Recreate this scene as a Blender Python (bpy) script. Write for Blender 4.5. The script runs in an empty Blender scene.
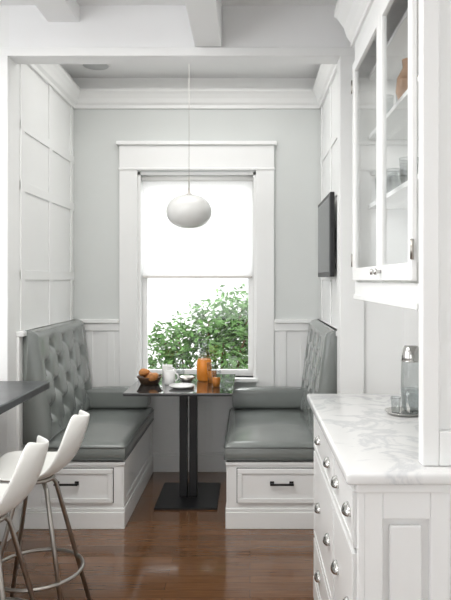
import bpy, bmesh, math, random
from mathutils import Vector, Matrix
random.seed(7)
S=bpy.context.scene
try:
    S.view_settings.view_transform='Standard'
except Exception: pass

# ---------------------------------------------------------------- materials
def mat(name,col,rough=.5,metal=0,bump=0,bscale=60,var=0,vscale=3,coat=0,trans=0,emit=0,ior=1.45):
    m=bpy.data.materials.new(name); m.use_nodes=True
    nt=m.node_tree; N=nt.nodes; L=nt.links; b=N['Principled BSDF']
    b.inputs['Base Color'].default_value=(*col,1); b.inputs['Roughness'].default_value=rough
    b.inputs['Metallic'].default_value=metal; b.inputs['Coat Weight'].default_value=coat
    b.inputs['Transmission Weight'].default_value=trans; b.inputs['IOR'].default_value=ior
    if emit:
        b.inputs['Emission Color'].default_value=(*col,1); b.inputs['Emission Strength'].default_value=emit
    tc=N.new('ShaderNodeTexCoord')
    if var:
        n=N.new('ShaderNodeTexNoise'); n.inputs['Scale'].default_value=vscale; n.inputs['Detail'].default_value=4
        L.new(tc.outputs['Object'],n.inputs['Vector'])
        r=N.new('ShaderNodeValToRGB'); r.color_ramp.elements[0].position=.3; r.color_ramp.elements[1].position=.7
        r.color_ramp.elements[0].color=(*[c*(1-var) for c in col],1); r.color_ramp.elements[1].color=(*[min(1,c*(1+var)) for c in col],1)
        L.new(n.outputs['Fac'],r.inputs['Fac']); L.new(r.outputs['Color'],b.inputs['Base Color'])
    if bump:
        n=N.new('ShaderNodeTexNoise'); n.inputs['Scale'].default_value=bscale; n.inputs['Detail'].default_value=3
        L.new(tc.outputs['Object'],n.inputs['Vector'])
        bp=N.new('ShaderNodeBump'); bp.inputs['Strength'].default_value=bump; bp.inputs['Distance'].default_value=.005
        L.new(n.outputs['Fac'],bp.inputs['Height']); L.new(bp.outputs['Normal'],b.inputs['Normal'])
    return m
M_white=mat('white_paint',(.865,.87,.86),.35,var=.01,bump=.03)
M_ceil=mat('ceiling_paint',(.88,.885,.885),.6,var=.01,bump=.03)
M_grey=mat('pale_grey_wall_paint',(.66,.68,.665),.6,var=.015,bump=.04)
M_leather=mat('sage_grey_leather',(.195,.212,.201),.22,bump=.2,bscale=220,var=.06,vscale=6,coat=.5)
M_leather_d=mat('sage_leather_seam',(.11,.12,.115),.35,bump=.1)
M_black=mat('black_metal',(.012,.012,.013),.35,metal=.3,bump=.02)
M_chrome=mat('polished_nickel',(.60,.59,.57),.16,metal=1,var=.02)
M_steel=mat('brushed_steel',(.42,.40,.37),.3,metal=1,var=.05)
M_shell=mat('white_plastic',(.78,.78,.75),.3,var=.01)
M_stone=mat('dark_soapstone',(.085,.09,.095),.28,var=.25,vscale=9)
M_opal=mat('opal_glass',(.76,.76,.74),.12,var=.01,coat=.5)
M_ceram=mat('white_ceramic',(.82,.82,.80),.2,var=.01)
M_juice=mat('orange_juice',(.72,.25,.035),.2,var=.15,vscale=8,emit=.03)  # faint emission added so the juice looks lit through
M_bread=mat('baked_crust',(.48,.20,.06),.55,bump=.5,bscale=40,var=.4,vscale=25)
M_wicker=mat('dark_basket',(.10,.055,.03),.6,bump=.6,bscale=120,var=.3,vscale=60)
M_screen=mat('tv_screen',(.05,.055,.06),.12,var=.02)
M_bezel=mat('tv_bezel',(.018,.018,.02),.4,var=.02)
M_tabtop=mat('smoked_table_top',(.04,.042,.044),.05,var=.04,coat=1)
M_ext=mat('exterior_render',(.90,.90,.89),.8,var=.03)
M_extg=mat('exterior_grey',(.55,.56,.57),.8,var=.05)
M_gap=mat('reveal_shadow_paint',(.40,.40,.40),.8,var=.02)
M_leaf=mat('leaf_green',(.14,.27,.085),.5,var=.55,vscale=9)
M_stem=mat('bush_stem',(.16,.10,.05),.8,var=.2,vscale=20)
M_ground=mat('paving',(.45,.44,.42),.8,var=.15,vscale=5)
M_vase=mat('amber_vase',(.48,.26,.13),.25,var=.1)
M_grille=mat('speaker_grille',(.52,.53,.53),.6,bump=.4,bscale=300)

def glassmat(name,tint=(1,1,1),f=.1,rough=.02,k=.85):
    """thin glass: schlick-like reflection on a transparent sheet"""
    m=bpy.data.materials.new(name); m.use_nodes=True; nt=m.node_tree; nt.nodes.clear(); L=nt.links
    o=nt.nodes.new('ShaderNodeOutputMaterial'); t=nt.nodes.new('ShaderNodeBsdfTransparent'); t.inputs[0].default_value=(*tint,1)
    g=nt.nodes.new('ShaderNodeBsdfGlossy'); g.inputs['Roughness'].default_value=rough
    mx=nt.nodes.new('ShaderNodeMixShader'); lw=nt.nodes.new('ShaderNodeLayerWeight'); lw.inputs[0].default_value=.5
    pw=nt.nodes.new('ShaderNodeMath'); pw.operation='POWER'; pw.inputs[1].default_value=5
    ad=nt.nodes.new('ShaderNodeMath'); ad.operation='MULTIPLY_ADD'; ad.inputs[1].default_value=k; ad.inputs[2].default_value=f; ad.use_clamp=True
    L.new(lw.outputs['Facing'],pw.inputs[0]); L.new(pw.outputs[0],ad.inputs[0]); L.new(ad.outputs[0],mx.inputs[0])
    L.new(t.outputs[0],mx.inputs[1]); L.new(g.outputs[0],mx.inputs[2]); L.new(mx.outputs[0],o.inputs[0])
    return m
M_glass=glassmat('clear_glass',(.97,.975,.975),.03,k=.5)
M_glassware=glassmat('glassware',(.80,.82,.82),.08)

def shade_mat():
    m=bpy.data.materials.new('roller_shade_fabric'); m.use_nodes=True; nt=m.node_tree; nt.nodes.clear(); L=nt.links
    o=nt.nodes.new('ShaderNodeOutputMaterial'); d=nt.nodes.new('ShaderNodeBsdfDiffuse'); t=nt.nodes.new('ShaderNodeBsdfTranslucent')
    tc=nt.nodes.new('ShaderNodeTexCoord'); w=nt.nodes.new('ShaderNodeTexNoise'); w.inputs['Scale'].default_value=150
    r=nt.nodes.new('ShaderNodeValToRGB'); r.color_ramp.elements[0].color=(.76,.76,.76,1); r.color_ramp.elements[1].color=(.84,.84,.84,1)
    L.new(tc.outputs['Object'],w.inputs['Vector']); L.new(w.outputs['Fac'],r.inputs['Fac'])
    L.new(r.outputs[0],d.inputs[0]); L.new(r.outputs[0],t.inputs[0])
    mx=nt.nodes.new('ShaderNodeMixShader'); mx.inputs[0].default_value=.46
    L.new(d.outputs[0],mx.inputs[1]); L.new(t.outputs[0],mx.inputs[2]); L.new(mx.outputs[0],o.inputs[0]); return m
M_shade=shade_mat()

def floor_mat():
    m=mat('oak_floor',(.2,.08,.03),.18,coat=.6); nt=m.node_tree; N=nt.nodes; L=nt.links; b=N['Principled BSDF']
    b.inputs['Coat Roughness'].default_value=.08
    tc=N.new('ShaderNodeTexCoord')
    br=N.new('ShaderNodeTexBrick'); br.inputs['Scale'].default_value=1; br.inputs['Brick Width'].default_value=1.1
    br.inputs['Row Height'].default_value=.07; br.inputs['Mortar Size'].default_value=.0008; br.offset=.37
    br.inputs['Color1'].default_value=(.135,.062,.026,1); br.inputs['Color2'].default_value=(.205,.098,.044,1); br.inputs['Mortar'].default_value=(.07,.033,.015,1)
    L.new(tc.outputs['Object'],br.inputs['Vector'])
    mp=N.new('ShaderNodeMapping'); mp.inputs['Scale'].default_value=(2,38,1); L.new(tc.outputs['Object'],mp.inputs[0])
    n=N.new('ShaderNodeTexNoise'); n.inputs['Scale'].default_value=3; n.inputs['Detail'].default_value=6; L.new(mp.outputs[0],n.inputs['Vector'])
    r=N.new('ShaderNodeValToRGB'); r.color_ramp.elements[0].position=.3; r.color_ramp.elements[0].color=(.74,.72,.70,1); r.color_ramp.elements[1].position=.7; r.color_ramp.elements[1].color=(1.15,1.15,1.15,1)
    L.new(n.outputs['Fac'],r.inputs['Fac'])
    mx=N.new('ShaderNodeMixRGB'); mx.blend_type='MULTIPLY'; mx.inputs[0].default_value=1
    L.new(br.outputs['Color'],mx.inputs[1]); L.new(r.outputs[0],mx.inputs[2]); L.new(mx.outputs[0],b.inputs['Base Color'])
    bp=N.new('ShaderNodeBump'); bp.inputs['Strength'].default_value=.10; bp.inputs['Distance'].default_value=.002
    L.new(n.outputs['Fac'],bp.inputs['Height']); L.new(bp.outputs[0],b.inputs['Normal']); return m
M_floor=floor_mat()

def marble_mat():
    m=mat('white_marble',(.8,.8,.8),.2,coat=.1); nt=m.node_tree; N=nt.nodes; L=nt.links; b=N['Principled BSDF']
    tc=N.new('ShaderNodeTexCoord')
    n=N.new('ShaderNodeTexNoise'); n.inputs['Scale'].default_value=5; n.inputs['Detail'].default_value=10; n.inputs['Distortion'].default_value=.8
    n.inputs['Roughness'].default_value=.62
    L.new(tc.outputs['Object'],n.inputs['Vector'])
    s=N.new('ShaderNodeMath'); s.operation='SUBTRACT'; s.inputs[1].default_value=.5; L.new(n.outputs['Fac'],s.inputs[0])
    a=N.new('ShaderNodeMath'); a.operation='ABSOLUTE'; L.new(s.outputs[0],a.inputs[0])
    r=N.new('ShaderNodeValToRGB'); r.color_ramp.elements[0].position=0; r.color_ramp.elements[0].color=(.62,.63,.64,1)
    r.color_ramp.elements[1].position=.06; r.color_ramp.elements[1].color=(.79,.79,.78,1)
    L.new(a.outputs[0],r.inputs['Fac']); L.new(r.outputs[0],b.inputs['Base Color']); return m
M_marble=marble_mat()

# ---------------------------------------------------------------- geometry helpers
def link(o): S.collection.objects.link(o); return o
def mesh_obj(name,bm,m,smooth=False):
    bmesh.ops.recalc_face_normals(bm,faces=bm.faces)
    me=bpy.data.meshes.new(name); bm.to_mesh(me); bm.free(); me.materials.append(m)
    if smooth:
        for p in me.polygons: p.use_smooth=True
    return link(bpy.data.objects.new(name,me))
def addbox(bm,x0,x1,y0,y1,z0,z1):
    v=[bm.verts.new(p) for p in [(x0,y0,z0),(x1,y0,z0),(x1,y1,z0),(x0,y1,z0),(x0,y0,z1),(x1,y0,z1),(x1,y1,z1),(x0,y1,z1)]]
    for f in [(0,3,2,1),(4,5,6,7),(0,1,5,4),(1,2,6,5),(2,3,7,6),(3,0,4,7)]: bm.faces.new([v[i] for i in f])
def boxes(name,lst,m,bev=0,seg=2):
    bm=bmesh.new()
    for b in lst: addbox(bm,*b)
    o=mesh_obj(name,bm,m)
    if bev:
        md=o.modifiers.new('bevel','BEVEL'); md.width=bev; md.segments=seg; md.limit_method='ANGLE'
        if seg>2:
            for p in o.data.polygons: p.use_smooth=True
    return o
def box(name,x0,x1,y0,y1,z0,z1,m,bev=0,seg=2): return boxes(name,[(x0,x1,y0,y1,z0,z1)],m,bev,seg)
def prism(name,axis,pts,a,b,m,smooth=False):
    bm=bmesh.new()
    def P(t,p): return {'x':(t,p[0],p[1]),'y':(p[0],t,p[1]),'z':(p[0],p[1],t)}[axis]
    A=[bm.verts.new(P(a,p)) for p in pts]; B=[bm.verts.new(P(b,p)) for p in pts]
    n=len(pts); bm.faces.new(A); bm.faces.new(B[::-1])
    for i in range(n): bm.faces.new([A[i],A[(i+1)%n],B[(i+1)%n],B[i]])
    return mesh_obj(name,bm,m,smooth)
def lathe(name,prof,c,m,seg=40,scale=(1,1)):
    bm=bmesh.new(); rings=[]
    for r,z in prof:
        if r<1e-5: rings.append([bm.verts.new((c[0],c[1],c[2]+z))])
        else: rings.append([bm.verts.new((c[0]+r*math.cos(2*math.pi*i/seg)*scale[0],c[1]+r*math.sin(2*math.pi*i/seg)*scale[1],c[2]+z)) for i in range(seg)])
    for a,b in zip(rings,rings[1:]):
        for i in range(seg):
            j=(i+1)%seg
            if len(a)==1 and len(b)==1: continue
            if len(a)==1: bm.faces.new([a[0],b[i],b[j]])
            elif len(b)==1: bm.faces.new([a[i],a[j],b[0]])
            else: bm.faces.new([a[i],a[j],b[j],b[i]])
    return mesh_obj(name,bm,m,True)
def tube(name,pts,r,m,cyclic=False,r2=None):
    bm=bmesh.new(); P=[Vector(p) for p in pts]; n=len(P); k=10; R=[]
    up=None
    for i in range(n):
        a=P[(i-1)%n] if (cyclic or i>0) else P[i]; b=P[(i+1)%n] if (cyclic or i<n-1) else P[i]
        t=(b-a).normalized()
        if up is None:
            up=Vector((0,0,1)) if abs(t.z)<.9 else Vector((1,0,0))
        u=(up-t*up.dot(t)).normalized(); v=t.cross(u); up=u
        rr=r if r2 is None else r+(r2-r)*i/(n-1)
        R.append([bm.verts.new(P[i]+u*rr*math.cos(2*math.pi*j/k)+v*rr*math.sin(2*math.pi*j/k)) for j in range(k)])
    pairs=list(zip(R,R[1:]))+([(R[-1],R[0])] if cyclic else [])
    for a,b in pairs:
        for j in range(k): bm.faces.new([a[j],a[(j+1)%k],b[(j+1)%k],b[j]])
    if not cyclic: bm.faces.new(R[0]); bm.faces.new(R[-1][::-1])
    return mesh_obj(name,bm,m,True)
def ring(name,c,R,r,m,n=48): return tube(name,[(c[0]+R*math.cos(2*math.pi*i/n),c[1]+R*math.sin(2*math.pi*i/n),c[2]) for i in range(n)],r,m,True)
def group(name,parts):
    e=bpy.data.objects.new(name,None); link(e); e.empty_display_size=.1
    for p in parts: p.parent=e
    return e

# key dimensions (metres). camera stands at x=0,y=0
NL,NR=-1.36,.55
YO,YB=3.50,4.77
ZC=3.02
HB=2.73
XR=.87
XL=-3.4
Y0=-4.0
WX0,WX1,WZ0,WZ1=-.862,.046,.72,2.30

# ---------------------------------------------------------------- room
box('floor',XL,XR+.1,Y0,YB+.15,-.1,0,M_floor)
box('ceiling',XL,XR+.1,Y0,YB+.15,ZC,ZC+.1,M_ceil)
boxes('wall_back',[(NL-.1,WX0,YB,YB+.15,0,ZC),(WX1,NR+.1,YB,YB+.15,0,ZC),(WX0,WX1,YB,YB+.15,0,WZ0),(WX0,WX1,YB,YB+.15,WZ1,ZC)],M_grey)
box('wall_nook_left',NL-.1,NL,YO+.1,YB,0,ZC,M_white)
box('wall_nook_right',NR,NR+.1,YO+.1,YB,0,ZC,M_white)
boxes('wall_left_return',[(XL,NL,YO,YO+.1,0,ZC)],M_white)
boxes('wall_right_return',[(NR,XR,YO,YO+.1,0,ZC)],M_white)
box('wall_right',XR,XR+.1,Y0,YO+.1,0,ZC,M_white)
boxes('wall_left',[(XL-.1,XL,2.4,YO+.1,0,ZC),(XL-.1,XL,Y0,-2,0,ZC),(XL-.1,XL,-2,2.4,0,.4)],M_white)
boxes('wall_rear',[(XL,XR,Y0-.1,Y0,0,.6),(XL,XR,Y0-.1,Y0,2.5,ZC),(XL,XL+.6,Y0-.1,Y0,.6,2.5),(XR-.6,XR,Y0-.1,Y0,.6,2.5)],M_white)  # unseen wall behind the camera, added to cut light on the foreground
box('wall_header',NL,NR,YO,YO+.12,HB,ZC,M_ceil)
box('trim_header',XL,XR,YO-.015,YO,HB,HB+.05,M_white,.004)
boxes('ceiling_beams',[(-.31,-.158,-1,YO-.015,HB+.05,ZC),(-1.14,-.96,-1,YO,2.925,ZC),(XL,XR,1.9,2.08,2.90,ZC)],M_ceil,.006)
boxes('trim_opening',[(NL-.11,NL,YO-.02,YO,0,HB),(NR-.045,NR+.09,YO-.02,YO+.10,0,HB)],M_white,.004)
prof=[(0,0),(.018,0),(.018,.025),(.035,.04),(.045,.07),(.062,.10),(.075,.115),(.075,.135),(0,.135)]
zc=2.785
cr=[prism('crown_back','x',[(YB-d,zc+z) for d,z in prof],NL,NR,M_white),
    prism('crown_left','y',[(NL+d,zc+z) for d,z in prof],YO+.12,YB,M_white),
    prism('crown_right','y',[(NR-d,zc+z) for d,z in prof],YO+.12,YB,M_white),
    box('frieze_back',NL,NR,YB-.012,YB,zc+.13,ZC,M_white)]
group('trim_crown',cr)
def battens(X,s,name):
    L=[]
    def b(y0,y1,z0,z1,t=.009):
        x0,x1=sorted((X,X+s*t)); L.append((x0,x1,y0,y1,z0,z1))
    for yy in (3.66,4.18,4.68): b(yy,yy+.065,1.17,2.785)
    for zz in (1.47,2.00,2.36): b(3.66,YB,zz,zz+.06,.0087)
    return boxes(name,L,M_white,.003)
battens(NL,1,'trim_left_battens'); battens(NR,-1,'trim_right_battens')
L=[]
t=.012
for a,b_ in ((NL,-1.0),(.185,NR)):
    L.append((a,b_,YB-t,YB,.14,1.14)); 
L.append((-1.0,.185,YB-t,YB,.14,.64))
o1=boxes('boards',L,M_white)
G=[]
x=NL+.10
while x<NR-.03:
    if not(-1.02<x<.2): G.append((x,x+.055,YB-t-.008,YB-t,.14,1.14))
    x+=.165
for xx in (-.86,-.60,-.34,-.08): G.append((xx,xx+.05,YB-t-.006,YB-t,.14,.64))
o2=boxes('stiles',G,M_white,.002)
cap=[(NL,-1.0,YB-.045,YB,1.14,1.17),(.185,NR,YB-.045,YB,1.14,1.17),(NL,NL+.045,YO+.1,YB,1.14,1.17),(NR-.045,NR,YO+.1,YB,1.14,1.17),
     (NL,-1.0,YB-.028,YB,1.08,1.14),(.185,NR,YB-.028,YB,1.08,1.14),(NL,NL+.02,YO+.1,YB,.14,1.14),(NR-.02,NR,YO+.1,YB,.14,1.14)]
o3=boxes('cap',cap,M_white,.005)
group('trim_wainscot',[o1,o2,o3])
boxes('baseboard_back',[(NL,NR,YB-.028,YB,0,.13),(NL,NR,YB-.022,YB,.13,.15)],M_white,.004)
boxes('baseboard_left',[(XL,NL-.11,YO-.02,YO,0,.16)],M_white,.004)
boxes('baseboard_right',[(XR-.02,XR,Y0,1.6,0,.16)],M_white,.004)
group('ceiling_speaker',[lathe('rim',[(0,0),(.105,0),(.108,-.004),(.100,-.010),(.092,-.006),(0,-.006)],(-1.11,4.46,ZC),M_white),
     lathe('grille',[(0,-.0065),(.091,-.0065),(.091,-.0095),(0,-.011)],(-1.11,4.46,ZC),M_grille)])

# ---------------------------------------------------------------- window
W=[]
cs=[(-1.0,WX0,YB-.03,YB,.60,2.32),(WX1,.185,YB-.03,YB,.60,2.32),(-1.0,.185,YB-.032,YB,2.32,2.50)]
W.append(boxes('casing',cs,M_white,.004))
W.append(boxes('casing_cap',[(-1.02,.205,YB-.055,YB,2.50,2.53),(-1.005,.19,YB-.04,YB,2.31,2.33)],M_white,.006))
W.append(boxes('jamb',[(WX0,WX0+.02,YB,YB+.15,WZ0,WZ1),(WX1-.02,WX1,YB,YB+.15,WZ0,WZ1),(WX0,WX1,YB,YB+.15,WZ1-.02,WZ1)],M_white))
W.append(box('sill',-.88,.065,YB-.05,YB+.17,WZ0-.03,WZ0,M_white,.006))
fx0,fx1=WX0+.02,WX1-.02
def sash(n,y,z0,z1):
    return boxes(n,[(fx0,fx0+.04,y,y+.035,z0,z1),(fx1-.04,fx1,y,y+.035,z0,z1),(fx0+.04,fx1-.04,y,y+.035,z0,z0+.05),(fx0+.04,fx1-.04,y,y+.035,z1-.035,z1)],M_white,.003)
W.append(sash('lower_sash',YB+.07,WZ0,1.53)); W.append(sash('upper_sash',YB+.107,1.50,WZ1-.02))
W.append(box('lower_glass',fx0+.04,fx1-.04,YB+.085,YB+.089,WZ0+.05,1.495,M_glass))
W.append(box('upper_glass',fx0+.04,fx1-.04,YB+.122,YB+.126,1.55,WZ1-.055,M_glass))
group('window_1',W)
bm=bmesh.new(); v=[bm.verts.new(p) for p in [(fx0+.012,YB+.04,1.50),(fx1-.012,YB+.04,1.50),(fx1-.012,YB+.04,2.26),(fx0+.012,YB+.04,2.26)]]; bm.faces.new(v)
sh=mesh_obj('fabric',bm,M_shade)
group('roller_shade',[sh,box('hem_bar',fx0+.01,fx1-.01,YB+.032,YB+.046,1.485,1.502,M_steel,.003),
   tube('roller',[(fx0+.003,YB+.045,2.255),(fx1-.003,YB+.045,2.255)],.02,M_ceram)])

box('ground_exterior',-6,6,YB+.2,10,-.35,-.3,M_ground)
L=[]
z=-.3
while z<4.5:
    L.append((-5,5,8.5,8.6,z,z+.235)); z+=.25
boxes('neighbour_house_wall',L+[(-5,5,8.53,8.7,-.3,4.6)],M_ext)
boxes('neighbour_house_window',[(-.75,-.70,8.44,8.499,.6,1.75),(-.05,0,8.44,8.499,.6,1.75),(-.75,0,8.44,8.499,1.70,1.75),(-.40,-.36,8.44,8.499,.6,1.7)],M_extg)
# bush
bm=bmesh.new()
cl=[(-.42,5.65,.95,.36),(-.12,5.7,1.06,.38),(-.1,5.55,.78,.42),(-.72,5.6,.84,.27),(-.45,5.6,.62,.48),(.02,5.7,1.08,.37),(-.3,5.6,.1,.4),(-.1,5.75,.75,.45)]
for k in range(3800):
    c=random.choice(cl)
    d=Vector((random.gauss(0,1),random.gauss(0,1),random.gauss(0,1))); d.normalize()
    rr=c[3]*random.random()**.45
    p=Vector(c[:3])+Vector((d.x*rr,d.y*rr*.6,d.z*rr))
    R=Matrix.Rotation(random.uniform(0,6.28),3,'Z')@Matrix.Rotation(random.uniform(-1,1),3,'X')@Matrix.Rotation(random.uniform(-1,1),3,'Y')
    l=random.uniform(.05,.10); w=l*.2
    q=[(-l/2,0,0),(-.1*l,w,.1*l),(l/2,0,-.1*l),(-.1*l,-w,.1*l)]
    vs=[bm.verts.new(p+R@Vector(a)) for a in q]; bm.faces.new(vs[:3]); bm.faces.new([vs[0],vs[2],vs[3]])
lv=mesh_obj('leaves',bm,M_leaf)
st=[lv]
for i in range(12):
    c=cl[i%6]
    st.append(tube('stem_%d'%i,[(-.4+random.uniform(-.06,.06),5.62,-.3),(-.4+(c[0]+.4)*.4,5.62,.3),(c[0]+random.uniform(-.15,.15),c[1],c[2]+.15)],.008,M_stem))
group('garden_bush',st)

# ---------------------------------------------------------------- benches
def cushion(name,x0,x1,y0,y1,z0,z1,crown=.02):
    bm=bmesh.new(); nx,ny=16,20; r=.028
    def pt(u,v,top):
        x=x0+(x1-x0)*u; y=y0+(y1-y0)*v
        e=min(x-x0,x1-x,y-y0,y1-y)
        d=(r-min(e,r))/r; k=1-math.sqrt(max(0,1-d*d))
        return (x,y,(z1-k*r+crown*math.sin(math.pi*u)*math.sin(math.pi*v)) if top else z0+k*r)
    def ss(i,n):
        t=i/n; return .5-.5*math.cos(math.pi*t)
    T=[[bm.verts.new(pt(ss(i,nx),ss(j,ny),True)) for j in range(ny+1)] for i in range(nx+1)]
    B=[[bm.verts.new(pt(ss(i,nx),ss(j,ny),False)) for j in range(ny+1)] for i in range(nx+1)]
    for i in range(nx):
        for j in range(ny):
            bm.faces.new([T[i][j],T[i+1][j],T[i+1][j+1],T[i][j+1]]); bm.faces.new([B[i][j],B[i][j+1],B[i+1][j+1],B[i+1][j]])
    for i in range(nx):
        bm.faces.new([T[i][0],B[i][0],B[i+1][0],T[i+1][0]]); bm.faces.new([T[i][ny],T[i+1][ny],B[i+1][ny],B[i][ny]])
    for j in range(ny):
        bm.faces.new([T[0][j],T[0][j+1],B[0][j+1],B[0][j]]); bm.faces.new([T[nx][j],B[nx][j],B[nx][j+1],T[nx][j+1]])
    return mesh_obj(name,bm,M_leather,True)
def tufted(name,xw,s,y0,y1,z0,z1):
    bm=bmesh.new(); ny,nz=96,64
    sx,sz=.26,.27
    def thick(u,v):
        y=y0+(y1-y0)*u; z=z0+(z1-z0)*v
        base=.165-.085*v
        ez=min(z-z0,z1-z); ey=min(y-y0,y1-y); e=min(ez,ey); r=.045
        d=(r-min(e,r))/r; k=r*(1-math.sqrt(max(0,1-d*d)))
        a=(y-y0-.14)/sx; b=(z-z0-.17)/sz
        p,q=a+b,a-b
        pr,qr=round(p),round(q); da=((p-pr)+(q-qr))/2*sx; db=((p-pr)-(q-qr))/2*sz
        g=math.exp(-(da*da+db*db)/(2*.032**2))
        cr=math.exp(-min(abs(math.sin(math.pi*p)),abs(math.sin(math.pi*q)))/.16)
        fall=min(1,max(0,(e-.03)/.09))
        return base-k-(.032*g+.009*cr)*fall
    F=[[None]*(nz+1) for _ in range(ny+1)]
    for i in range(ny+1):
        for j in range(nz+1):
            u,v=i/ny,j/nz
            F[i][j]=bm.verts.new((xw+s*thick(u,v),y0+(y1-y0)*u,z0+(z1-z0)*v))
    for i in range(ny):
        for j in range(nz): bm.faces.new([F[i][j],F[i+1][j],F[i+1][j+1],F[i][j+1]])
    Bk=[[bm.verts.new((xw,y0+(y1-y0)*a,z0+(z1-z0)*b)) for b in (0,1)] for a in (0,1)]
    bm.faces.new([Bk[0][0],Bk[0][1],Bk[1][1],Bk[1][0]])
    bm.faces.new([F[0][j] for j in range(nz+1)]+[Bk[0][1],Bk[0][0]])
    bm.faces.new([F[ny][j] for j in range(nz,-1,-1)]+[Bk[1][0],Bk[1][1]])
    bm.faces.new([F[i][0] for i in range(ny,-1,-1)]+[Bk[0][0],Bk[1][0]])
    bm.faces.new([F[i][nz] for i in range(ny+1)]+[Bk[1][1],Bk[0][1]])
    o=mesh_obj(name,bm,M_leather,True)
    bb=bmesh.new()
    for m_ in range(-2,12):
        for n_ in range(-12,12):
            a=(m_+n_)/2; b=(m_-n_)/2
            y=y0+.14+a*sx; z=z0+.17+b*sz
            if y0+.08<y<y1-.08 and z0+.1<z<z1-.08:
                u=(y-y0)/(y1-y0); v=(z-z0)/(z1-z0)
                mt=Matrix.Translation((xw+s*(thick(u,v)+.004),y,z))@Matrix.Diagonal((.5,1,1,1))
                bmesh.ops.create_uvsphere(bb,u_segments=12,v_segments=8,radius=.014,matrix=mt)
    return [o,mesh_obj(name+'_buttons',bb,M_leather_d,True)]
def bench(xw,s,xi):
    P=[]; a,b=sorted((xw,xi)); yf=3.67; yk=YB-.03
    P.append(box('base',a,b,yf,yk,0,.395,M_white,.003))
    a2,b2=(a,b+.015) if s>0 else (a-.015,b)
    P.append(boxes('plinth',[(a2,b2,yf-.015,yk,0,.10),(a2,b2,yf-.008,yk,.10,.12)],M_white,.004))
    P.append(box('top_lip',a2,b2,yf-.012,yk,.375,.395,M_white,.004))
    x0,x1=sorted((xi,xi+s*.010))
    P.append(boxes('side_frame',[(x0,x1,yf,yf+.07,.12,.375),(x0,x1,yk-.09,yk,.12,.375),(x0,x1,yf+.07,yk-.09,.33,.375),(x0,x1,yf+.07,yk-.09,.12,.16)],M_white,.002))
    da,db=(a+.13,b-.055) if s>0 else (a+.055,b-.10)
    P.append(boxes('drawer_reveal',[(da-.004,db+.004,yf-.0015,yf,.151,.359)],M_bezel))
    P.append(boxes('drawer_front',[(da,db,yf-.010,yf-.0015,.155,.355)],M_white,.002))
    fr=.028
    P.append(boxes('drawer_frame',[(da,db,yf-.020,yf-.010,.155,.155+fr),(da,db,yf-.020,yf-.010,.355-fr,.355),(da,da+fr,yf-.020,yf-.010,.155+fr,.355-fr),(db-fr,db,yf-.020,yf-.010,.155+fr,.355-fr)],M_white,.004))
    cx=(da+db)/2 if s<0 else da+.15; cz=.27
    P.append(boxes('pull',[(cx-.07,cx+.07,yf-.044,yf-.034,cz-.006,cz+.006),(cx-.065,cx-.05,yf-.036,yf-.008,cz-.005,cz+.005),(cx+.05,cx+.065,yf-.036,yf-.008,cz-.005,cz+.005),
            (cx-.07,cx-.045,yf-.014,yf-.009,cz-.012,cz+.012),(cx+.045,cx+.07,yf-.014,yf-.009,cz-.012,cz+.012)],M_black,.003))
    xs=xw+s*.03
    ci=xi+s*.02
    c0,c1=sorted((xs,ci))
    P.append(cushion('seat_cushion',c0,c1,yf-.02,YB-.035,.396,.505))
    for zz,nm in ((.482,'piping_top'),(.412,'piping_bottom')):
        P.append(tube(nm,[(c0+.01,yf-.021,zz),(c1-.008,yf-.021,zz),(c1+.001,yf-.012,zz),(c1+.001,YB-.05,zz)] if s>0 else [(c1-.01,yf-.021,zz),(c0+.008,yf-.021,zz),(c0-.001,yf-.012,zz),(c0-.001,YB-.05,zz)],.004,M_leather_d))
    P+=tufted('back_cushion',xw+s*.022,s,yf-.02,YB-.05,.50,1.17)
    e=xw+s*.14
    q0,q1=sorted((e,xi))
    P.append(cushion('bolster',q0,q1,YB-.19,YB-.05,.515,.66,.01))
    group('banquette_bench',P)
bench(NL,1,-.755); bench(NR,-1,-.13)

# ---------------------------------------------------------------- table
TX=-.455
P=[box('table_top',TX-.345,TX+.345,3.90,4.70,.745,.757,M_tabtop,.003),
   box('top_rim',TX-.343,TX+.343,3.903,4.697,.738,.745,M_black),
   box('base_plate',-.615,-.21,3.96,4.46,0.0,.014,M_black,.003),
   box('post_1',-.474,-.422,4.16,4.23,.014,.74,M_black,.004),
   box('post_2',-.408,-.356,4.16,4.23,.014,.74,M_black,.004),
   box('mount_plate',-.56,-.27,4.02,4.38,.728,.738,M_black)]
group('pedestal_table',P)
TZ=.757
c=(-.325,4.40,TZ)
group('juice_carafe',[
  lathe('glass',[(.0475,.150),(.036,.20),(.034,.24),(.044,.29)],c,M_glassware),
  ring('lip',(c[0],c[1],c[2]+.29),.044,.0025,M_glassware),
  lathe('juice',[(0,0),(.046,0),(.053,.01),(.054,.10),(.051,.135),(.047,.150),(.044,.155),(0,.156)],c,M_juice)])
def tumbler(c,r,h,fill,name,m=M_juice):
    p=[lathe('glass',[(0,.001),(r*.8,.001),(r,h)],c,M_glassware),ring('lip',(c[0],c[1],c[2]+h),r,.0014,M_glassware,32)]
    if fill: p.append(lathe('drink',[(0,.003),(r*.8-.001,.003),(r*.8+(r*.2)*fill-.001,h*fill),(0,h*fill)],c,m))
    group(name,p)
tumbler((-.262,4.28,TZ),.036,.14,.6,'juice_glass')
tumbler((-.225,4.12,TZ),.032,.11,.6,'juice_glass')
tumbler((-.50,4.45,TZ),.032,.12,0,'water_glass')
def mug(c):
    h=[(c[0]+.036+.024*math.sin(a),c[1],c[2]+.05+.026*math.cos(a)) for a in [math.pi*i/10 for i in range(11)]]
    group('coffee_mug',[lathe('body',[(0,0),(.034,0),(.038,.006),(.038,.095),(.0345,.095),(.0345,.008),(0,.008)],c,M_ceram),tube('handle',h,.005,M_ceram)])
mug((-.55,4.24,TZ)); mug((-.60,4.50,TZ))
c=(-.69,4.26,TZ)
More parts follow.
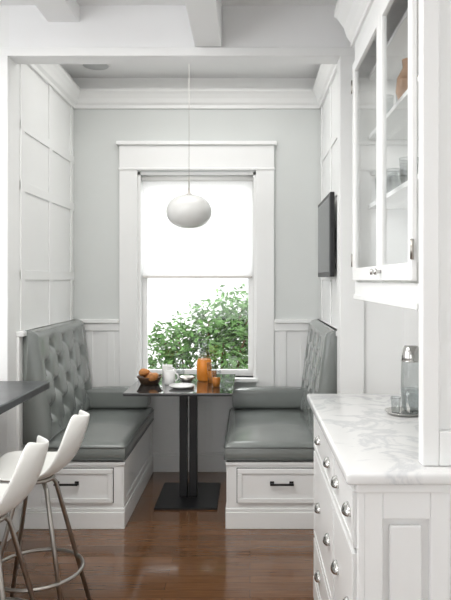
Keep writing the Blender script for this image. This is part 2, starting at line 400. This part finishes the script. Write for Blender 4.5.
bp=[lathe('basket',[(0,0),(.06,0),(.082,.045),(.085,.05),(.079,.05),(.058,.006),(0,.006)],c,M_wicker)]
bp.append(ring('rim',(c[0],c[1],c[2]+.049),.083,.005,M_wicker))
def croissant(n,c,ang,R=.04):
    bm=bmesh.new(); rings=[]
    for i in range(15):
        t=i/14; a=math.pi*(t-.5)*.95; rr=.003+.024*math.sin(math.pi*t)**.7*(1+.12*math.cos(t*40))
        ctr=Vector((R*math.cos(a),R*math.sin(a),0)); rad=Vector((math.cos(a),math.sin(a),0))
        rings.append([ctr+rad*rr*math.cos(b)+Vector((0,0,rr*math.sin(b))) for b in [2*math.pi*k/12 for k in range(12)]])
    Mx=Matrix.Translation(c)@Matrix.Rotation(ang,4,'Z')@Matrix.Rotation(.25,4,'X')
    V=[[bm.verts.new(Mx@p) for p in r] for r in rings]
    for a,b in zip(V,V[1:]):
        for k in range(12): bm.faces.new([a[k],a[(k+1)%12],b[(k+1)%12],b[k]])
    bm.faces.new(V[0]); bm.faces.new(V[-1][::-1])
    return mesh_obj(n,bm,M_bread,True)
for i,(dx,dy,dz,a) in enumerate([(-.03,-.02,.045,.3),(.005,.02,.05,2.2),(-.02,.01,.08,4.0),(.015,-.03,.055,5.3)]):
    bp.append(croissant('croissant_%d'%i,(c[0]+dx,c[1]+dy,c[2]+dz),a,.033))
group('bread_basket',bp)
lathe('dinner_plate',[(0,0),(.05,0),(.085,.016),(.085,.019),(.05,.005),(0,.005)],(-.45,4.10,TZ),M_ceram)
lathe('small_bowl',[(0,0),(.03,0),(.055,.04),(.052,.04),(.028,.005),(0,.005)],(-.44,4.32,TZ),M_steel)

# ---------------------------------------------------------------- pendant
px_,py_,pz_=-.413,4.2,1.932
pf=[]
for i in range(1,24):
    a=-math.pi/2+math.pi*i/24
    pf.append((.155*math.cos(a)**.88,.115*math.sin(a)))
pf=[p for p in pf if p[0]>.02]
pf=[(0,-.115)]+sorted(pf,key=lambda p:p[1])+[(.022,.115),(0,.115)]
P=[lathe('shade',pf,(px_,py_,pz_),M_opal,56),
   lathe('cap',[(0,.110),(.030,.110),(.026,.118),(.010,.125),(.007,.16),(0,.16)],(px_,py_,pz_),M_steel),
   tube('stem',[(px_,py_,pz_+.15),(px_,py_,ZC-.02)],.0014,M_steel),
   tube('socket_stem',[(px_,py_,pz_+.15),(px_,py_,pz_+.24)],.0045,M_steel),
   lathe('canopy',[(0,0),(.055,0),(.055,-.012),(.02,-.025),(0,-.025)],(px_,py_,ZC),M_white)]
group('pendant_lamp',P)

# ---------------------------------------------------------------- tv
P=[box('bezel',.480,.508,3.72,4.38,1.49,2.00,M_bezel,.004),
   box('screen',.4785,.4805,3.745,4.355,1.52,1.975,M_screen),
   box('arm',.508,.5395,3.98,4.12,1.66,1.82,M_black)]
group('wall_television',P)

# ---------------------------------------------------------------- right cabinets
CY0,CY1=1.70,2.90
box('marble_worktop',.265,XR,CY0,CY1,.905,.94,M_marble,.010,4)
P=[]
BX=.305; by0=CY0+.035
P.append(box('carcass',BX+.0142,XR-.002,by0+.022,CY1-.02,.0,.904,M_white))
fy0,fy1=by0,by0+.0225
ex=BX+.0141
P.append(boxes('end_frame',[(ex,.372,fy0,fy1,.1,.904),(.505,.56,fy0,fy1,.1,.904),(.80,XR-.003,fy0,fy1,.1,.904),
    (.372,.505,fy0,fy1,.80,.904),(.56,.80,fy0,fy1,.80,.904),(.372,.505,fy0,fy1,.1,.2),(.56,.80,fy0,fy1,.1,.2)],M_white,.003))
P.append(boxes('end_panels',[(.392,.485,fy0+.010,fy1,.22,.78),(.58,.78,fy0+.010,fy1,.22,.78)],M_white,.008))
P.append(boxes('moulding',[(BX-.010,XR-.003,fy0-.010,fy1-.004,.875,.904)],M_white,.006))
P.append(boxes('plinth',[(BX-.012,XR-.003,fy0-.012,fy1-.004,0,.10),(BX-.012,BX-.0002,fy1,CY1-.02,0,.10)],M_white,.005))
cols=[1.775,2.215,2.86]
rows=[(.70,.865),(.30,.685),(.115,.285)]
FF=[(BX,ex,cols[0]-.004,cols[-1]+.004,.10,.113),(BX,ex,cols[0]-.004,cols[-1]+.004,.867,.904)]
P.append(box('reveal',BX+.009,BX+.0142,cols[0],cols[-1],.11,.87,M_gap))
FF.append((BX,ex,fy0,cols[0]-.004,0,.9)); FF.append((BX,ex,cols[-1]+.004,CY1-.02,0,.9))
P.append(boxes('face_frame',FF,M_white))
D=[];DF=[];pulls=[]
def cup(y,z):
    bm=bmesh.new(); V=[]
    n,m_=10,6; w,h,dp=.036,.018,.022
    for j in range(m_+1):
        ph=math.pi/2*j/m_
        V.append([bm.verts.new((BX-.008-dp*math.cos(ph)*math.sin(math.pi*i/n)**.6 if 0<i<n else BX-.008, y-w*math.cos(math.pi*i/n), z-h*.6+h*1.6*math.sin(ph)*math.sin(math.pi*i/n)**.4 if 0<i<n else z-h*.6)) for i in range(n+1)])
    for a,b in zip(V,V[1:]):
        for i in range(n):
            try: bm.faces.new([a[i],a[i+1],b[i+1],b[i]])
            except: pass
    bmesh.ops.remove_doubles(bm,verts=bm.verts,dist=1e-5)
    o=mesh_obj('cup_pull',bm,M_chrome,True); md=o.modifiers.new('s','SOLIDIFY'); md.thickness=.003
    return o
for k in range(2):
    y0,y1=cols[k]+.003,cols[k+1]-.003
    for r,(z0,z1) in enumerate(rows):
        D.append((BX-.008,BX+.010,y0,y1,z0,z1))
        f=.022
        DF+= [(BX-.012,BX-.008,y0,y1,z0,z0+f),(BX-.012,BX-.008,y0,y1,z1-f,z1),(BX-.012,BX-.008,y0,y0+f,z0+f,z1-f),(BX-.012,BX-.008,y1-f,y1,z0+f,z1-f)]
        for yy in ((y0+.085,y1-.10) if k==0 else (y0+.12,y1-.2)): pulls.append(cup(yy,(z0+z1)/2))
P.append(boxes('drawer_fronts',D,M_white,.002)); P.append(boxes('drawer_frames',DF,M_white,.002)); P+=pulls
group('base_cabinet',P)

UX=.49; UY0,UY1=1.76,2.90; UZ0,UZ1=1.385,2.60
P=[]
xb=XR-.002
P.append(boxes('carcass',[(UX+.02,xb,UY1-.02,UY1,UZ0,UZ1),(xb-.015,xb,UY0+.03,UY1-.02,UZ0,UZ1),(UX+.022,xb-.015,UY0+.03,UY1-.02,UZ0+.02,UZ0+.05),(UX+.022,xb-.015,UY0+.03,UY1-.02,UZ1-.02,UZ1),
     (UX+.06,xb-.015,UY0+.03,UY1-.02,1.80,1.818),(UX+.06,xb-.015,UY0+.03,UY1-.02,2.12,2.138),(UX+.06,xb-.015,UY0+.03,UY1-.02,2.40,2.418)],M_white))
P.append(box('end_panel',UX+.02,xb,UY0+.018,UY0+.03,.941,ZC-.002,M_white))
P.append(boxes('end_panel_frame',[(UX,UX+.048,UY0,UY0+.045,.941,ZC-.002),(.80,xb,UY0,UY0+.0178,.941,UZ1+.1),(UX+.048,.80,UY0,UY0+.0178,.941,1.04)],M_white,.004))
P.append(boxes('face_frame',[(UX,UX+.022,UY0+.045,UY1,UZ0,1.46),(UX,UX+.022,UY0+.045,UY1,2.47,UZ1),(UX,UX+.0195,UY1-.035,UY1,1.46,2.47),(UX-.006,UX-.0001,UY0+.045,UY1+.006,UZ0-.004,UZ0+.018)],M_white,.003))
cp_=[(UX,2.575),(UX-.012,2.575),(UX-.012,2.60),(UX-.03,2.625),(UX-.045,2.67),(UX-.075,2.71),(UX-.09,2.72),(UX-.09,2.745),(UX-.07,2.75),(UX,2.75)]
P.append(prism('crown','y',cp_,UY0,UY1+.05,M_white))
P.append(box('soffit',UX-.005,xb,UY0+.03,UY1,2.601,ZC-.002,M_white))
def door(n,y0,y1,z0,z1):
    f=.045; o=[]
    o.append(boxes(n+'_frame',[(UX-.018,UX-.0002,y0,y0+f,z0,z1),(UX-.018,UX-.0002,y1-f,y1,z0,z1),(UX-.018,UX-.0002,y0+f,y1-f,z0,z0+f+.01),(UX-.018,UX-.0002,y0+f,y1-f,z1-f,z1)],M_white,.003))
    o.append(box(n+'_glass',UX-.009,UX-.006,y0+f,y1-f,z0+f+.01,z1-f,M_glass))
    return o
P+=door('far_door',2.273,2.858,1.468,2.462); P+=door('near_door',1.812,2.268,1.468,2.462)
for y in (2.235,2.305):
    P.append(lathe('knob',[(0,0),(.006,0),(.006,.012),(.012,.018),(.010,.025),(0,.027)],(0,0,0),M_chrome,16)); P[-1].rotation_euler=(0,-math.pi/2,0); P[-1].location=(UX-.018,y,1.50)
for y in (1.806,2.862):
    for z in (1.56,2.36): P.append(tube('hinge',[(UX-.018,y,z-.03),(UX-.018,y,z+.03)],.006,M_steel))
group('wall_cabinet',P)
# things on the shelves
for (x,y,z,r,h) in [(.60,2.34,1.8185,.036,.11),(.63,2.46,1.8185,.036,.11),(.60,2.58,1.8185,.036,.11),(.64,2.70,1.8185,.036,.11),(.60,2.80,1.8185,.036,.11),
                    (.60,2.74,2.1385,.034,.14),(.66,2.66,2.1385,.034,.14)]:
    tumbler((x,y,z),r,h,0,'drinking_glass')
lathe('amber_vase',[(0,0),(.03,0),(.045,.05),(.04,.10),(.018,.14),(.022,.17),(.018,.17),(.014,.14),(0,.13)],(.60,2.36,2.1385),M_vase)
lathe('brown_jar',[(0,0),(.035,0),(.04,.04),(.035,.09),(.03,.11),(0,.115)],(.64,2.50,2.1385),M_vase)
group('bowl_stack',[lathe('bowl_%d'%k,[(0,.0),(.03,0),(.065,.045),(.062,.045),(.028,.006),(0,.006)],(.63,2.38,1.4355+.014*k),M_ceram) for k in range(5)])
group('bowl_stack',[lathe('bowl_%d'%k,[(0,.0),(.03,0),(.065,.045),(.062,.045),(.028,.006),(0,.006)],(.67,2.1,2.1385+.014*k),M_ceram) for k in range(4)])
group('plate_stack',[lathe('plate_%d'%k,[(0,0),(.06,0),(.095,.014),(.095,.017),(.06,.005),(0,.005)],(.66,2.64,1.4355+.009*k),M_ceram) for k in range(9)])
boxes('trim_backsplash',[(XR-.012,XR,CY0,CY1,.94,1.385)],M_grey)
boxes('trim_backsplash_rail',[(XR-.02,XR-.012,CY0,CY1,1.28,1.385),(XR-.02,XR-.012,CY0,CY1,.94,.99)],M_white,.003)

c=(.615,2.46,.94)
lathe('serving_tray',[(0,0),(.066,0),(.078,.010),(.080,.012),(.076,.012),(.064,.004),(0,.004)],c,M_chrome)
c=(.645,2.48,.9445)
group('glass_shaker',[lathe('glass_body',[(0,.001),(.036,.001),(.039,.004),(.041,.12),(.038,.205)],c,M_glassware),
      lathe('steel_top',[(.038,.200),(.039,.203),(.039,.220),(.036,.245),(.029,.258),(.026,.262),(0,.262)],c,M_chrome),
      lathe('water',[(0,.004),(.034,.004),(.0375,.02),(.039,.09),(0,.09)],c,M_glassware),
      ring('band',(c[0],c[1],c[2]+.203),.0385,.003,M_chrome)])
tumbler((.578,2.46,.9445),.02,.06,0,'shot_glass')

# ---------------------------------------------------------------- island + stools
P=[box('stone_top',-2.3,-1.08,.7,3.35,.885,.925,M_stone,.006),box('cabinet_body',-2.25,-1.42,.78,3.27,0,.885,M_white,.003)]
P.append(boxes('panels',[(-1.42,-1.41,.78+i*.5,.78+i*.5+.08,.1,.88) for i in range(5)]+[(-1.42,-1.41,.78,3.27,.80,.88),(-1.42,-1.41,.78,3.27,0,.12)],M_white,.002))
group('kitchen_island',P)
def stool(cx,cy,rot=0):
    P=[]
    prof=[(-.21,.650),(-.185,.664),(-.12,.660),(-.04,.652),(.04,.654),(.10,.672),(.145,.712),(.175,.765),(.198,.825),(.222,.905)]
    hw=[.13,.175,.20,.205,.20,.185,.165,.14,.105,.05]
    bm=bmesh.new(); V=[]; n=12
    for (x,z),w in zip(prof,hw):
        row=[]
        for k in range(n+1):
            s=-1+2*k/n
            up=.035*abs(s)**2.5 
            t=max(0,(x-.05)/.17)
            row.append(bm.verts.new((x-(.06*t*abs(s)**2) ,s*w,z+up*(1-t*.6))))
        V.append(row)
    for a,b in zip(V,V[1:]):
        for i in range(n): bm.faces.new([a[i],a[i+1],b[i+1],b[i]])
    o=mesh_obj('seat_shell',bm,M_shell,True)
    md=o.modifiers.new('s','SOLIDIFY'); md.thickness=.012; md.offset=0
    md=o.modifiers.new('ss','SUBSURF'); md.levels=2; md.render_levels=2
    P.append(o)
    P.append(lathe('hub',[(0,.628),(.07,.628),(.075,.634),(.07,.645),(0,.645)],(0,0,0),M_steel))
    for i in range(4):
        a=math.pi/4+i*math.pi/2
        c_,s_=math.cos(a),math.sin(a)
        P.append(tube('leg_%d'%(i+1),[(0.04*c_,.04*s_,.636),(.065*c_,.065*s_,.625),(.085*c_,.085*s_,.60),(.255*c_,.255*s_,.006)],.0095,M_steel))
    P.append(ring('foot_ring',(0,0,.25),.188,.008,M_steel))
    e=group('bar_stool',P); e.location=(cx,cy,0); e.rotation_euler=(0,0,rot)
stool(-.90,2.62,0); stool(-.93,2.18,0)

# ---------------------------------------------------------------- light
w=bpy.data.worlds.new('sky'); S.world=w; w.use_nodes=True
bg=w.node_tree.nodes['Background']; bg.inputs[0].default_value=(.975,.985,1,1); bg.inputs[1].default_value=3.1
def area(n,loc,rot,sx,sy,e,col=(1,1,1)):
    l=bpy.data.lights.new(n,'AREA'); l.shape='RECTANGLE'; l.size=sx; l.size_y=sy; l.energy=e; l.color=col
    o=link(bpy.data.objects.new(n,l)); o.location=loc; o.rotation_euler=rot; return o
area('outdoor_fill_light',(-.4,6.4,3.4),(math.radians(-45),0,0),2.2,1.6,140,(1,1,1))  # added lamp above the view, boosts sky light on the window and shade
area('kitchen_fill_light',(-.9,1.9,2.85),(0,0,0),1.4,1.2,46,(1,.985,.96))  # added fill under the kitchen ceiling, no fitting there
area('nook_fill_light',(-.41,4.0,2.99),(0,0,0),1.3,.7,8,(1,.985,.96))  # added fill over the nook, no fitting there
for i,z in enumerate((1.79,2.11,2.39)):
    area('cabinet_fill_light',(.62,2.33,z),(0,0,0),.03,1.0,.35,(1,.98,.95))  # added fill lamps under the shelves, brighten the cabinet interior

# ---------------------------------------------------------------- camera
cam=bpy.data.cameras.new('camera'); co=link(bpy.data.objects.new('camera',cam)); S.camera=co
co.location=(0,0,1.47); co.rotation_euler=(math.radians(90),0,0)
cam.sensor_width=36; cam.sensor_fit='AUTO'; cam.lens=620/600*36
cam.shift_x=-24.5/600; cam.shift_y=-20/600; cam.clip_start=.05
